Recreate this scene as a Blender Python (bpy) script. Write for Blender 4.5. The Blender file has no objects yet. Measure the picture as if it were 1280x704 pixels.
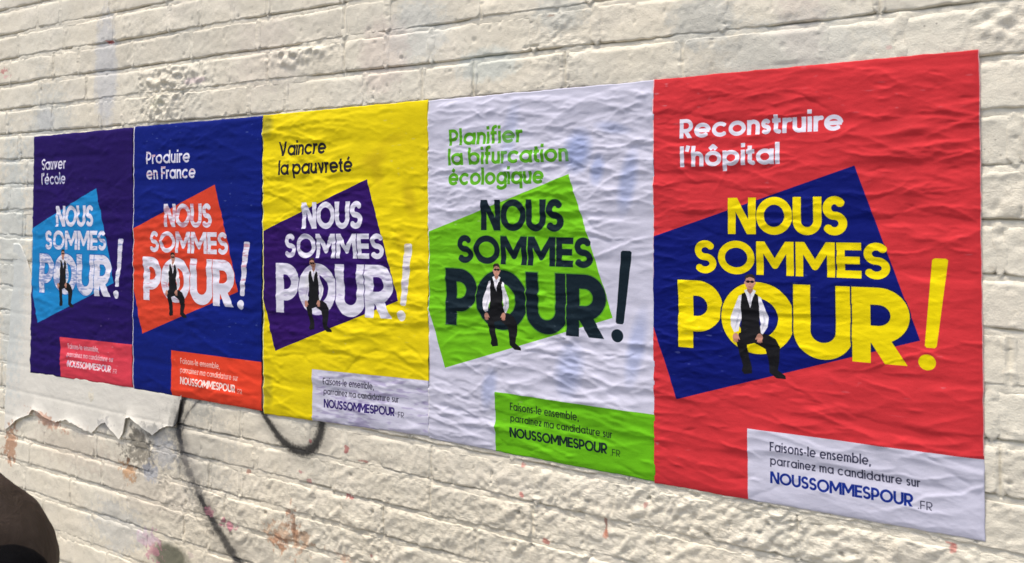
import bpy, bmesh, math, random
import numpy as np
from mathutils import Vector, Matrix

random.seed(11)
RNG = np.random.default_rng(5)
sc = bpy.context.scene
C = bpy.context.collection

# ------------------------------------------------------------------ camera, world, sun, exposure
K = 0.7                      # metres per "sheet unit": the posters are 0.42 x 0.594 m
Z0 = 1.10                    # height of the posters' lower edge above the pavement
cam_d = bpy.data.cameras.new('camera')
cam = bpy.data.objects.new('camera', cam_d)
C.objects.link(cam)
sc.camera = cam
CAM = np.array([3.02469 * K, -1.59613 * K, 0.56674 * K + Z0])
ROT = (1.58782, 0.00233, 0.53049)
cam.location = CAM
cam.rotation_euler = ROT
cam_d.sensor_fit = 'HORIZONTAL'
cam_d.sensor_width = 36
cam_d.lens = 36 * 1000 / 1280
cam_d.shift_x = -21.74 / 1280
cam_d.shift_y = -102.53 / 1280
cam_d.dof.use_dof = True
cam_d.dof.focus_distance = 1.45
cam_d.dof.aperture_fstop = 8.0
cam_d.clip_start = 0.02
cam_d.clip_end = 1000

SUN_EL, SUN_AZ = 70.0, 205.0     # azimuth clockwise from +Y (the wall faces -Y)
w = bpy.data.worlds.new("World")
sc.world = w
w.use_nodes = True
nt = w.node_tree
nt.nodes.clear()
sky = nt.nodes.new('ShaderNodeTexSky')
sky.sky_type = 'NISHITA'
sky.sun_disc = False
sky.sun_elevation = math.radians(SUN_EL)
sky.sun_rotation = math.radians(SUN_AZ)
sky.dust_density = 4.0
sky.air_density = 1.0
sky.ozone_density = 0.6
bg = nt.nodes.new('ShaderNodeBackground')
bg.inputs['Strength'].default_value = 0.12
wo = nt.nodes.new('ShaderNodeOutputWorld')
nt.links.new(sky.outputs[0], bg.inputs['Color'])
nt.links.new(bg.outputs[0], wo.inputs['Surface'])

sun_d = bpy.data.lights.new('sun', 'SUN')
sun_d.energy = 1.9
sun_d.angle = math.radians(12)
sun_d.color = (1.0, 0.93, 0.82)
sun = bpy.data.objects.new('sun', sun_d)
C.objects.link(sun)
az, el = math.radians(SUN_AZ), math.radians(SUN_EL)
to_sun = Vector((math.sin(az) * math.cos(el), math.cos(az) * math.cos(el), math.sin(el)))
sun.rotation_euler = (-to_sun).to_track_quat('-Z', 'Y').to_euler()
sun.location = (0, -5, 8)

sc.view_settings.view_transform = 'Standard'
sc.view_settings.look = 'None'
sc.view_settings.exposure = 0.62
sc.view_settings.gamma = 1.0

# ------------------------------------------------------------------ helpers
def tag(o, label=None, cat=None, group=None, kind=None):
    if label: o['label'] = label
    if cat: o['category'] = cat
    if group: o['group'] = group
    if kind: o['kind'] = kind
    return o

def link(name, me, mat=None, parent=None):
    o = bpy.data.objects.new(name, me)
    C.objects.link(o)
    if mat is not None:
        me.materials.append(mat)
    if parent: o.parent = parent
    return o

_H = {}
def _grad(seed):
    if seed not in _H:
        r = np.random.default_rng(1000 + seed)
        a = r.random(4096) * 2 * math.pi
        _H[seed] = (r.permutation(4096), np.cos(a), np.sin(a))
    return _H[seed]

def pn(x, y, seed=0):
    """2-D gradient noise, about -0.7 .. 0.7"""
    perm, gx, gy = _grad(seed)
    xi = np.floor(x).astype(np.int64); yi = np.floor(y).astype(np.int64)
    xf = x - xi; yf = y - yi
    u = xf * xf * xf * (xf * (xf * 6 - 15) + 10)
    v = yf * yf * yf * (yf * (yf * 6 - 15) + 10)
    def g(ix, iy, fx, fy):
        h = perm[(perm[ix & 4095] + iy) & 4095]
        return gx[h] * fx + gy[h] * fy
    a = g(xi, yi, xf, yf); b = g(xi + 1, yi, xf - 1, yf)
    c = g(xi, yi + 1, xf, yf - 1); d = g(xi + 1, yi + 1, xf - 1, yf - 1)
    return (a + (b - a) * u) * (1 - v) + (c + (d - c) * u) * v

def sstep(a, b, x):
    t = np.clip((x - a) / (b - a), 0, 1)
    return t * t * (3 - 2 * t)

# the wall plane as seen in the photograph -> sheet units on the wall (X along it, Z up from the posters' foot)
def _rot(a):
    cx, sx, cy, sy, cz, sz = math.cos(a[0]), math.sin(a[0]), math.cos(a[1]), math.sin(a[1]), math.cos(a[2]), math.sin(a[2])
    X = np.array([[1, 0, 0], [0, cx, -sx], [0, sx, cx]]); Y = np.array([[cy, 0, sy], [0, 1, 0], [-sy, 0, cy]])
    Z = np.array([[cz, -sz, 0], [sz, cz, 0], [0, 0, 1]])
    return Z @ Y @ X
_M = _rot(ROT)
def survey(x, y):
    d = _M @ np.array([(x - 661.74) / 1000, -(y - 249.47) / 1000, -1.0])
    t = 1.59613 / d[1]
    return 3.02469 + t * d[0], 0.56674 + t * d[2]

# ------------------------------------------------------------------ lettering: a geometric stroke alphabet
def arc(cx, cy, rx, ry, a0, a1, n=18):
    t = np.radians(np.linspace(a0, a1, n))
    return [(cx + rx * math.cos(q), cy + ry * math.sin(q)) for q in t]

def glyph(ch, w):
    """returns (advance width, list of polylines, (ymin, ymax) clip) in units of cap height"""
    h = w / 2
    x = 0.74
    up = (0, 1)
    r = x / 2 - h + 0.012                 # round part of the small letters
    rx = r * 1.10
    W = 2 * (rx + h)
    mid = x / 2
    if ch == 'N':
        W = .80; return W, [[(h, 0), (h, 1)], [(W - h, 0), (W - h, 1)], [(h * .7, 1.1), (h * .7 + .02, 1.08), (W - h * .7, -.1)]], up
    if ch == 'O':
        W = 1.0; return W, [arc(W / 2, .5, W / 2 - h, .51 - h, 0, 360, 48)], (-.1, 1.1)
    if ch == 'U':
        W = .76; R = W / 2 - h; return W, [[(h, 1)] + arc(W / 2, R + h - .01, R, R, 180, 360, 24) + [(W - h, 1)]], (-.1, 1)
    if ch == 'S':
        W = .64; q = (1.02 - w) / 4
        a = arc(W / 2, 1.01 - h - q, W / 2 - h - .02, q, 28, 270, 20); b = arc(W / 2, -.01 + h + q, W / 2 - h, q, 90, -152, 20)
        return W, [a + b], (-.1, 1.1)
    if ch == 'M':
        W = .98; return W, [[(h, 0), (h, 1)], [(W - h, 0), (W - h, 1)], [(h * .8, 1.06), (W / 2, .30), (W - h * .8, 1.06)]], up
    if ch == 'E':
        W = .58; return W, [[(h, 0), (h, 1)], [(0, h), (W, h)], [(0, 1 - h), (W, 1 - h)], [(0, .5), (W * .94, .5)]], up
    if ch == 'F':
        W = .56; return W, [[(h, 0), (h, 1)], [(0, 1 - h), (W, 1 - h)], [(0, .48), (W * .92, .48)]], up
    if ch in 'PR':
        W = .65 if ch == 'P' else .68; lo = .36 if ch == 'P' else .38
        R = (1 - h - lo - 0) / 2; cy = lo + R
        s = [[(h, 0), (h, 1)], [(0, 1 - h), (W - h - R, 1 - h)] + arc(W - h - R, cy, R, R, 90, -90, 20) + [(0, lo)]]
        if ch == 'R': s.append([(W * .40, lo + .02), (W * .46, lo - .04), (W - h * .9, -.1)])
        return W, s, up
    if ch == 'V':
        W = .82; return W, [[(h * .7, 1.08), (W / 2, h * .3), (W - h * .7, 1.08)]], up
    ring = arc(rx + h, mid, rx, r, 0, 360, 32)
    lo = (-.35, 1.3)
    if ch in 'aàdqg':
        s = [ring]
        if ch == 'a': s.append([(W - h, 0), (W - h, x)])
        if ch == 'd': s.append([(W - h, 0), (W - h, 1.04)])
        if ch == 'q': s.append([(W - h, -.26), (W - h, x)])
        if ch == 'g': s.append([(W - h, x), (W - h, -.02)] + arc(W / 2, -.02, W / 2 - h, .2, 0, -155, 14))
        return W, s, lo
    if ch in 'bp':
        s = [ring, [(h, 0), (h, 1.04)] if ch == 'b' else [(h, -.26), (h, x)]]
        return W, s, lo
    if ch in 'oô':
        s = [ring]
        if ch == 'ô': s.append([(W / 2 - .17, .83), (W / 2, .98), (W / 2 + .17, .83)])
        return W, s, lo
    if ch == 'c': return W * .92, [arc(rx + h, mid, rx, r, 42, 318, 26)], lo
    if ch in 'eé':
        s = [arc(rx + h, mid, rx, r, 0, 318, 28), [(h, mid - .01), (W - h * .6, mid - .01)]]
        if ch == 'é': s.append([(W / 2 - .04, .80), (W / 2 + .1, 1.0)])
        return W, s, lo
    if ch == 'f': return .42, [arc(.36, .84, .19, .17, 80, 180, 10) + [(.17, 0)], [(0, .64), (.40, .64)]], lo
    if ch == 't': return .40, [[(.17, .92), (.17, .2)] + arc(.34, .2, .17, .2 - h + .01, 180, 275, 8), [(0, .64), (.38, .64)]], lo
    if ch in 'hnm':
        R = .2
        top = x if ch != 'h' else 1.04
        s = [[(h, 0), (h, top)], [(h, x - h - R)] + arc(h + R, x - h - R + .01, R, R, 180, 0, 16) + [(h + 2 * R, 0)]]
        W = w + 2 * R
        if ch == 'm':
            s.append([(h + 2 * R, x - h - R)] + arc(h + 3 * R, x - h - R + .01, R, R, 180, 0, 16) + [(h + 4 * R, 0)]); W = w + 4 * R
        return W, s, lo
    if ch == 'u':
        R = .2; return w + 2 * R, [[(h, x)] + arc(h + R, h + R - .01, R, R, 180, 360, 16) + [(h + 2 * R, x)], [(h + 2 * R, 0), (h + 2 * R, x)]], lo
    if ch == 'r': return .36 + h * .4, [[(h, 0), (h, x)], arc(h + .22, x - h - .2, .22, .2, 180, 70, 10)], lo
    if ch == 'i': return w, [[(h, 0), (h, x)], [(h, .86), (h, .86 + w)]], lo
    if ch == 'l': return w, [[(h, 0), (h, 1.04)]], lo
    if ch == 's':
        W = .46; q = (x + .02 - w) / 4
        return W, [arc(W / 2, x + .01 - h - q, W / 2 - h, q, 30, 270, 14) + arc(W / 2, -.01 + h + q, W / 2 - h, q, 90, -150, 14)], lo
    if ch == 'v': return .66, [[(h * .7 + .05, x + .05), (.35, .04), (.65 - h * .7, x + .05)]], (0, x)
    if ch == 'z': return .50, [[(0, x - h), (.5, x - h)], [(0, h), (.5, h)], [(.47, x - h), (.03, h)]], (0, x)
    if ch == "'": return w + .06, [[(h + .06, 1.06), (h - .01, .76)]], lo
    if ch == ',': return w, [[(h + .02, .12), (h - .05, -.14)]], lo
    if ch == '.': return w, [[(h, 0), (h, w)]], lo
    if ch == '-': return .34, [[(0, .34), (.34, .34)]], lo
    return .28, [], lo

class Sheet:
    """a print rasterised in memory: u to the right, v down, both in poster widths"""
    def __init__(s, res, hv, base):
        s.n = res; s.m = int(round(res * hv)); s.a = np.empty((s.m, s.n, 3)); s.a[:] = np.array(base) / 255
        s.hv = hv
    def _box(s, u0, v0, u1, v1):
        i0 = max(0, int(u0 * s.n) - 2); i1 = min(s.n, int(u1 * s.n) + 3)
        j0 = max(0, int(v0 * s.n) - 2); j1 = min(s.m, int(v1 * s.n) + 3)
        if i1 <= i0 or j1 <= j0: return None
        U, V = np.meshgrid((np.arange(i0, i1) + .5) / s.n, (np.arange(j0, j1) + .5) / s.n)
        return (slice(j0, j1), slice(i0, i1)), U, V
    def _put(s, sl, al, col):
        al = np.clip(al, 0, 1)[..., None]
        s.a[sl] = s.a[sl] * (1 - al) + np.array(col) / 255 * al
    def poly(s, pts, col, alpha=1.0, soft=0.0):
        p = np.array(pts); r = s._box(p[:, 0].min() - soft, p[:, 1].min() - soft, p[:, 0].max() + soft, p[:, 1].max() + soft)
        if r is None: return
        sl, U, V = r
        ins = np.zeros(U.shape, bool); d = np.full(U.shape, 9.)
        for k in range(len(p)):
            a, b = p[k], p[(k + 1) % len(p)]
            c = (a[1] > V) != (b[1] > V)
            with np.errstate(all='ignore'):
                xx = (b[0] - a[0]) * (V - a[1]) / (b[1] - a[1] + 1e-12) + a[0]
            ins ^= c & (U < xx)
            e = b - a; t = np.clip(((U - a[0]) * e[0] + (V - a[1]) * e[1]) / (e @ e + 1e-12), 0, 1)
            d = np.minimum(d, np.hypot(U - a[0] - t * e[0], V - a[1] - t * e[1]))
        sd = np.where(ins, d, -d)
        s._put(sl, alpha * np.clip(sd / max(soft, 1. / s.n) + .5, 0, 1), col)
    def ell(s, cu, cv, ru, rv, col, alpha=1.0, soft=0.0, rot=0):
        q = max(ru, rv) * (1 + soft)
        r = s._box(cu - q, cv - q, cu + q, cv + q)
        if r is None: return
        sl, U, V = r
        c, sn = math.cos(rot), math.sin(rot)
        A = (U - cu) * c + (V - cv) * sn; B = -(U - cu) * sn + (V - cv) * c
        e = np.sqrt((A / ru) ** 2 + (B / rv) ** 2)
        k = max(soft, 1.2 / (s.n * min(ru, rv)))
        s._put(sl, alpha * np.clip((1 - e) / k + .5, 0, 1), col)
    def strokes(s, lines, w, col, clip=None, grow=0.0, alpha=1.0, inside=False):
        allp = np.array([q for l in lines for q in l])
        m = w + grow
        r = s._box(allp[:, 0].min() - m, allp[:, 1].min() - m, allp[:, 0].max() + m, allp[:, 1].max() + m)
        if r is None: return
        sl, U, V = r
        D = np.full(U.shape, 9.)
        for l in lines:
            l = np.array(l); closed = len(l) > 3 and np.hypot(*(l[0] - l[-1])) < 1e-6
            for k in range(len(l) - 1):
                a, b = l[k], l[k + 1]; e = b - a; L = math.hypot(*e) + 1e-12
                t = ((U - a[0]) * e[0] + (V - a[1]) * e[1]) / (L * L)
                tc = np.clip(t, 0, 1)
                d = np.hypot(U - a[0] - tc * e[0], V - a[1] - tc * e[1]) - w / 2
                if not closed and k == 0: d = np.maximum(d, -t * L)
                if not closed and k == len(l) - 2: d = np.maximum(d, (t - 1) * L)
                D = np.minimum(D, d)
        if clip is not None:
            D = np.maximum(D, np.maximum(clip[0] - V, V - clip[1]))
        al = alpha * np.clip((grow - D) * s.n + .5, 0, 1)
        if inside:      # only over the tilted square
            A = (U - .66) * .320 + (V - .325) * .947; B = -(U - .66) * .947 + (V - .325) * .326
            al = al * (A > 0) * (A < .555) * (B > 0) * (B < .80)
        s._put(sl, al, col)
    def text(s, txt, u0, u1, base, cap, wt, col, gap=.1, outline=None, og=.004, order=None):
        gs = [glyph(c, wt) for c in txt]
        tot = sum(g[0] for g in gs) + gap * (len(txt) - 1)
        kx = (u1 - u0) / tot if u1 else cap
        x = u0; items = []
        for g in gs:
            lines = [[(x + px * kx, base - py * cap) for px, py in l] for l in g[1]]
            items.append((lines, (base - g[2][1] * cap, base - g[2][0] * cap)))
            x += (g[0] + gap) * kx
        for k in (order or range(len(items))):
            lines, cl = items[k]
            if not lines: continue
            if outline is not None:
                s.strokes(lines, wt * cap, outline, (cl[0] - og, cl[1] + og), og, inside=True)
            s.strokes(lines, wt * cap, col, cl)
        return x
    def wear(s, base, amt, seed):
        U, V = np.meshgrid(np.arange(s.n) / s.n, np.arange(s.m) / s.n)
        k = sstep(.05, .40, pn(U * 9, V * 60 + seed, 81) * .7 + pn(U * 30, V * 120 + seed, 82) * .5 + pn(U * 2.5, V * 3 + seed, 83) * .5)
        wt = np.clip((s.a.min(2) - .55) / .2, 0, 1)          # only the white print is worn
        s.a += (np.array(base) / 255 - s.a) * (k * amt * wt)[..., None]
    def weather(s, seed):
        U, V = np.meshgrid(np.arange(s.n) / s.n, np.arange(s.m) / s.n)
        k = 1 + .05 * pn(U * 3 + seed, V * 3, 84) + .035 * pn(U * 12, V * 16 + seed, 85)
        s.a = np.clip(s.a * k[..., None], 0, 1)
        # scuffs where the ink has rubbed off along creases
        f = sstep(.40, .56, pn(U * 26 + seed, V * 90, 86)) * sstep(.0, .35, pn(U * 3, V * 4 + seed, 87)) * .30
        s.a += (np.array((.84, .82, .86)) - s.a) * f[..., None]
    def image(s, name, grain=.012):
        img = bpy.data.images.new(name, s.n, s.m)
        px = np.ones((s.m, s.n, 4), np.float32)
        px[..., :3] = s.a[::-1] + RNG.normal(0, grain, (s.m, s.n, 1))
        img.pixels.foreach_set(np.clip(px, 0, 1).ravel())
        img.update(); img.pack()
        return img

HV = 594 / 420
def seated_man(s, dark=(24, 24, 28)):
    """the small seated figure printed inside the O: white shirt, black waistcoat and trousers, dark glasses"""
    skin = (190, 138, 118); white = (226, 224, 232); hair = (52, 42, 38); sh = (170, 172, 188)
    P = s.poly; Ee = s.ell
    # legs
    P([(.300, .868), (.345, .862), (.392, .866), (.418, .880), (.432, .905), (.430, .950), (.424, .980), (.448, .996), (.450, 1.006), (.420, 1.006), (.398, .990),
       (.394, .945), (.386, .915), (.352, .897), (.326, .905), (.332, .945), (.341, .978), (.342, .998), (.316, 1.003), (.308, .992), (.312, .975), (.300, .935), (.291, .895)], dark)
    # shirt, both sleeves
    P([(.316, .738), (.300, .745), (.288, .775), (.272, .815), (.272, .845), (.284, .868), (.298, .862), (.303, .835), (.318, .800)], white)
    P([(.352, .738), (.372, .748), (.382, .775), (.396, .812), (.394, .842), (.378, .868), (.362, .858), (.372, .835), (.360, .790)], white)
    P([(.300, .80), (.290, .83), (.286, .855), (.296, .835)], sh, .7, .004)
    P([(.378, .80), (.388, .825), (.372, .86), (.380, .83)], sh, .7, .004)
    # waistcoat
    P([(.310, .738), (.322, .733), (.336, .775), (.350, .733), (.362, .740), (.366, .780), (.366, .830), (.372, .865), (.345, .876), (.305, .868), (.308, .820), (.306, .780)], dark)
    P([(.322, .733), (.350, .733), (.337, .785)], white)
    P([(.333, .735), (.341, .735), (.338, .775)], (196, 194, 206))
    P([(.318, .727), (.328, .722), (.333, .740), (.326, .746)], (240, 240, 244)); P([(.356, .727), (.346, .722), (.340, .740), (.348, .746)], (240, 240, 244))
    # neck, head, ears, hair, glasses, mouth
    P([(.328, .712), (.346, .712), (.346, .728), (.337, .738), (.328, .728)], (168, 118, 100))
    Ee(.3365, .700, .0160, .0225, skin); Ee(.3205, .701, .003, .005, skin); Ee(.3525, .701, .003, .005, skin)
    P([(.319, .695), (.320, .680), (.329, .673), (.343, .672), (.352, .679), (.354, .695), (.350, .687), (.336, .682), (.323, .687)], hair)
    Ee(.330, .6975, .0062, .0042, (28, 22, 26)); Ee(.3435, .6975, .0062, .0042, (28, 22, 26)); P([(.321, .6955), (.352, .6955), (.352, .6972), (.321, .6972)], (28, 22, 26))
    P([(.331, .7135), (.342, .7135), (.342, .7155), (.331, .7155)], (150, 84, 80)); P([(.3355, .701), (.3385, .701), (.3395, .7075), (.3345, .7075)], (172, 118, 98))
    # hands
    for cx, cy, sg in ((.289, .882, 1), (.368, .878, -1)):
        Ee(cx, cy, .010, .013, skin)
        for k in range(4):
            s.strokes([[(cx - .006 * sg + k * .004 * sg, cy + .006), (cx - .007 * sg + k * .0045 * sg, cy + .019 - abs(k - 1.4) * .002)]], .0036, (180, 126, 108))
        s.strokes([[(cx + .008 * sg, cy - .004), (cx + .013 * sg, cy + .008)]], .004, skin)

def campaign_sheet(res, base, quad, big, title, tcol, box, bcol, ncol, lines, bang=None, bigout=None, tw=.18, box_u=.325, tgap=.05):
    s = Sheet(res, HV, base)
    s.poly([(.66, .325), (.838, .852), (.083, 1.112), (-.095, .585)], quad)
    s.poly([(box_u, 1.18), (1.02, 1.18), (1.02, 1.43), (box_u, 1.43)], box)
    for (txt, u0, u1, b, cap) in lines:
        s.text(txt, u0, u1, b, cap, tw, tcol, gap=tgap)
    s.text('NOUS', .265, .637, .541, .121, .212, big, gap=.02, outline=bigout, og=.002)
    s.text('SOMMES', .146, .760, .674, .110, .214, big, gap=.02, outline=bigout, og=.002)
    s.text('POUR', .090, .812, .931, .231, .228, big, gap=-.03, outline=bigout, og=.0042)
    bang = bang or big
    s.poly([(.872, .612), (.878, .607), (.908, .607), (.914, .612), (.882, .866), (.877, .872), (.855, .872), (.850, .866)], bang)
    s.ell(.856, .915, .0235, .0235, bang)
    seated_man(s)
    s.text('Faisons-le ensemble,', .398, .699, 1.243, .030, .145, bcol, gap=.16)
    s.text('parrainez ma candidature sur', .398, .834, 1.288, .028, .145, bcol, gap=.15)
    s.text('NOUSSOMMESPOUR', .398, .815, 1.347, .038, .19, ncol, gap=.03)
    s.text('.FR', .828, .866, 1.350, .025, .11, bcol, gap=.15)
    return s

WHITE = (204, 203, 220)
# ------------------------------------------------------------------ materials
def principled(name, col=(.5, .5, .5), rough=.6, spec=.5):
    m = bpy.data.materials.new(name); m.use_nodes = True
    b = m.node_tree.nodes['Principled BSDF']
    b.inputs['Base Color'].default_value = (*col, 1); b.inputs['Roughness'].default_value = rough
    b.inputs['Specular IOR Level'].default_value = spec
    return m, m.node_tree, b

def node(nt, t, **kw):
    n = nt.nodes.new(t)
    for k, v in kw.items():
        if k in n.inputs: n.inputs[k].default_value = v
        else: setattr(n, k, v)
    return n

def poster_material(name, img):
    m, nt, b = principled(name, rough=.78, spec=.12)
    tex = node(nt, 'ShaderNodeTexImage'); tex.image = img; tex.extension = 'EXTEND'
    tc = node(nt, 'ShaderNodeTexCoord')
    mp = node(nt, 'ShaderNodeMapping'); mp.inputs['Scale'].default_value = (44, 1, 125)
    n1 = node(nt, 'ShaderNodeTexNoise', Scale=1.0, Detail=5.0, Roughness=.6, Distortion=.8)
    n2 = node(nt, 'ShaderNodeTexNoise', Scale=420.0, Detail=2.0)
    nt.links.new(tc.outputs['Object'], mp.inputs[0]); nt.links.new(mp.outputs[0], n1.inputs['Vector'])
    nt.links.new(tc.outputs['Object'], n2.inputs['Vector'])
    b1 = node(nt, 'ShaderNodeBump', Strength=.28, Distance=.0011)
    b2 = node(nt, 'ShaderNodeBump', Strength=.25, Distance=.0004)
    nt.links.new(n1.outputs['Fac'], b1.inputs['Height']); nt.links.new(n2.outputs['Fac'], b2.inputs['Height'])
    nt.links.new(b1.outputs[0], b2.inputs['Normal']); nt.links.new(b2.outputs[0], b.inputs['Normal'])
    nt.links.new(tex.outputs['Color'], b.inputs['Base Color'])
    return m

# marks on the wall: spray paint, rust, flecks of red, chalky patches (one RGBA sheet over the wall plane)
MX0, MX1, MZ0, MZ1 = -0.32, 3.12, -0.80, 1.42
MR = 520
mw, mh = int((MX1 - MX0) * MR), int((MZ1 - MZ0) * MR)
MU, MV = np.meshgrid(MX0 + (np.arange(mw) + .5) / MR, MZ0 + (np.arange(mh) + .5) / MR)
mark = np.zeros((mh, mw, 4)); mark[..., :3] = (.8, .78, .7)
def put_mark(al, col):
    al = np.clip(al, 0, 1)
    a0 = mark[..., 3]; o = al + a0 * (1 - al)
    for k in range(3):
        mark[..., k] = np.where(o > 1e-4, (col[k] / 255 * al + mark[..., k] * a0 * (1 - al)) / np.maximum(o, 1e-4), mark[..., k])
    mark[..., 3] = o
mn1 = pn(MU * 14, MV * 14, 41); mn2 = pn(MU * 55, MV * 55, 42); mn3 = pn(MU * 5, MV * 5, 43); mn4 = pn(MU * 150, MV * 150, 44)
def spray(pts, wid, col, strength=.95):
    P = [survey(*q) for q in pts]
    # smooth the line
    Q = []
    for i in range(len(P) - 1):
        p0, p1, p2, p3 = (np.array(P[max(0, min(len(P) - 1, k))]) for k in (i - 1, i, i + 1, i + 2))
        for t in np.linspace(0, 1, 9)[:-1]:
            Q.append(.5 * ((2 * p1) + (p2 - p0) * t + (2 * p0 - 5 * p1 + 4 * p2 - p3) * t * t + (3 * p1 - p0 - 3 * p2 + p3) * t ** 3))
    Q.append(np.array(P[-1]))
    D = np.full(MU.shape, 9.)
    for i in range(len(Q) - 1):
        a, b = Q[i], Q[i + 1]; e = b - a
        wd = np.interp(i / (len(Q) - 1), np.linspace(0, 1, len(wid)), wid)
        x0, x1 = min(a[0], b[0]) - .1, max(a[0], b[0]) + .1; z0, z1 = min(a[1], b[1]) - .1, max(a[1], b[1]) + .1
        i0, i1 = int((x0 - MX0) * MR), int((x1 - MX0) * MR); j0, j1 = int((z0 - MZ0) * MR), int((z1 - MZ0) * MR)
        i0, j0 = max(i0, 0), max(j0, 0)
        sl = (slice(j0, max(j1, 0)), slice(i0, max(i1, 0)))
        U, V = MU[sl], MV[sl]
        if U.size == 0: continue
        t = np.clip(((U - a[0]) * e[0] + (V - a[1]) * e[1]) / (e @ e + 1e-9), 0, 1)
        D[sl] = np.minimum(D[sl], np.hypot(U - a[0] - t * e[0], V - a[1] - t * e[1]) / wd)
    core = 1 - sstep(.25, 1.25, D + mn2 * .12 + mn4 * .25)
    halo = (1 - sstep(.5, 3.0, D + mn1 * .3)) * .30
    put_mark(np.maximum(core * strength, halo), col)
def blotch(x, y, rx, ry, col, al, rough=1.0, thr=.0, rot=0):
    cx, cz = survey(x, y)
    c, s = math.cos(rot), math.sin(rot)
    A = (MU - cx) * c + (MV - cz) * s; B = -(MU - cx) * s + (MV - cz) * c
    e = np.hypot(A / rx, B / ry) + (mn2 * .9 + mn1 * .6 + mn4 * .5) * rough
    put_mark(al * (1 - sstep(.55 + thr, 1.05 + thr, e)), col)

# cool and rosy patches of repainting
blotch(132, 85, .075, .24, (192, 196, 204), .55, .25)
blotch(57, 150, .07, .05, (192, 196, 206), .5, .3)
blotch(520, 40, .12, .10, (204, 208, 204), .5, .4)
blotch(875, 30, .09, .07, (176, 180, 176), .55, .4)
blotch(700, 15, .07, .06, (184, 188, 182), .5, .5)
blotch(480, 70, .10, .12, (222, 202, 190), .4, .3)
blotch(610, 80, .1, .05, (196, 208, 204), .5, .3)
blotch(330, 70, .16, .12, (222, 210, 196), .4, .5)
blotch(1000, 30, .05, .12, (214, 196, 186), .35, .5)
blotch(980, 60, .2, .07, (198, 200, 194), .4, .4)
blotch(60, 220, .20, .40, (196, 200, 196), .5, .4)
blotch(15, 330, .12, .55, (192, 202, 202), .55, .4)
blotch(180, 610, .30, .10, (200, 190, 176), .4, .5)
blotch(90, 560, .26, .08, (206, 192, 174), .45, .6)
blotch(250, 560, .16, .16, (184, 182, 172), .5, .8)
blotch(150, 660, .18, .09, (186, 190, 190), .45, .7)
blotch(520, 640, .3, .16, (206, 202, 186), .3, .8)
# grey weathered bare render round the spray
blotch(193, 545, .11, .045, (150, 150, 146), .75, .5)
blotch(172, 562, .085, .07, (128, 122, 110), .8, 1.1)
blotch(205, 565, .07, .06, (160, 164, 172), .6, .6)
blotch(188, 590, .05, .03, (160, 168, 186), .6, .9)
blotch(130, 533, .05, .03, (120, 122, 128), .5, .8)
blotch(250, 512, .06, .035, (176, 176, 168), .5, .6)
blotch(212, 697, .11, .055, (104, 104, 86), .95, .12)
# black spray
spray([(236, 480), (228, 508), (222, 530), (226, 552)], [.012, .016, .017, .015], (34, 34, 36), .92)
spray([(222, 530), (226, 558), (236, 590), (255, 630), (266, 652)], [.016, .022, .023, .020, .016], (62, 62, 66), .70)
spray([(250, 622), (262, 645), (276, 668), (292, 695), (305, 720)], [.014, .018, .022, .025, .026], (40, 40, 42), .90)
spray([(262, 490), (247, 502), (232, 522), (226, 545)], [.004, .005, .005, .006], (60, 60, 60), .7)
spray([(318, 500), (332, 522), (350, 548), (370, 563), (388, 562), (399, 545), (402, 520), (400, 500)], [.013, .015, .018, .022, .024, .022, .020, .018], (28, 27, 28), .96)
# rust, orange, pink, red flecks
blotch(13, 556, .05, .085, (180, 128, 92), .8, .9)
blotch(60, 526, .12, .025, (196, 140, 108), .7, .8, rot=-.2)
blotch(158, 590, .045, .03, (196, 150, 108), .8, 1.0)
blotch(360, 672, .085, .045, (204, 164, 130), .7, 1.3)
blotch(366, 655, .02, .055, (186, 136, 104), .65, 1.3)
blotch(352, 678, .03, .02, (180, 120, 84), .5, 1.4)
blotch(190, 685, .045, .05, (206, 134, 154), .65, 1.5, rot=.6)
blotch(183, 672, .06, .03, (222, 210, 214), .7, .8)
blotch(284, 655, .035, .02, (206, 110, 140), .75, 1.1)
blotch(262, 640, .02, .015, (210, 130, 150), .6, 1.0)
for x, y, rx, rz, c in ((136, 53, .045, .012, (190, 48, 52)), (5, 88, .05, .022, (198, 96, 96)), (8, 96, .06, .014, (226, 178, 170)), (264, 146, .018, .014, (206, 92, 84)),
                        (433, 560, .014, .018, (176, 62, 66)), (437, 621, .018, .013, (184, 50, 58)), (388, 552, .014, .016, (170, 60, 74)), (455, 577, .03, .006, (196, 120, 110)),
                        (376, 590, .02, .012, (196, 120, 120)), (386, 602, .02, .012, (200, 130, 128)), (653, 583, .012, .012, (196, 96, 90)), (652, 617, .010, .014, (206, 80, 80)),
                        (682, 677, .018, .010, (184, 70, 60)), (757, 659, .006, .026, (150, 66, 44)), (757, 668, .010, .02, (220, 140, 110)), (806, 629, .012, .012, (186, 110, 100)),
                        (1190, 685, .010, .014, (196, 80, 72)), (1186, 679, .014, .005, (196, 90, 80)), (310, 590, .02, .012, (176, 104, 84)), (430, 700, .04, .02, (220, 180, 150)),
                        (463, 694, .015, .01, (180, 90, 90)), (160, 574, .02, .012, (90, 60, 40)), (1112, 60, .01, .008, (226, 190, 180)), (690, 20, .02, .006, (170, 140, 120)),
                        (244, 100, .08, .02, (226, 206, 204)), (198, 128, .05, .04, (228, 224, 196)), (430, 695, .05, .02, (224, 196, 170)), (240, 695, .03, .02, (206, 190, 180))):
    blotch(x, y, rx * .52, rz * .52, c, .65, 1.4)
mimg = bpy.data.images.new('wall_marks', mw, mh, alpha=True)
mimg.alpha_mode = 'CHANNEL_PACKED'
mimg.pixels.foreach_set(mark.astype(np.float32).ravel()); mimg.update(); mimg.pack()

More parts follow.
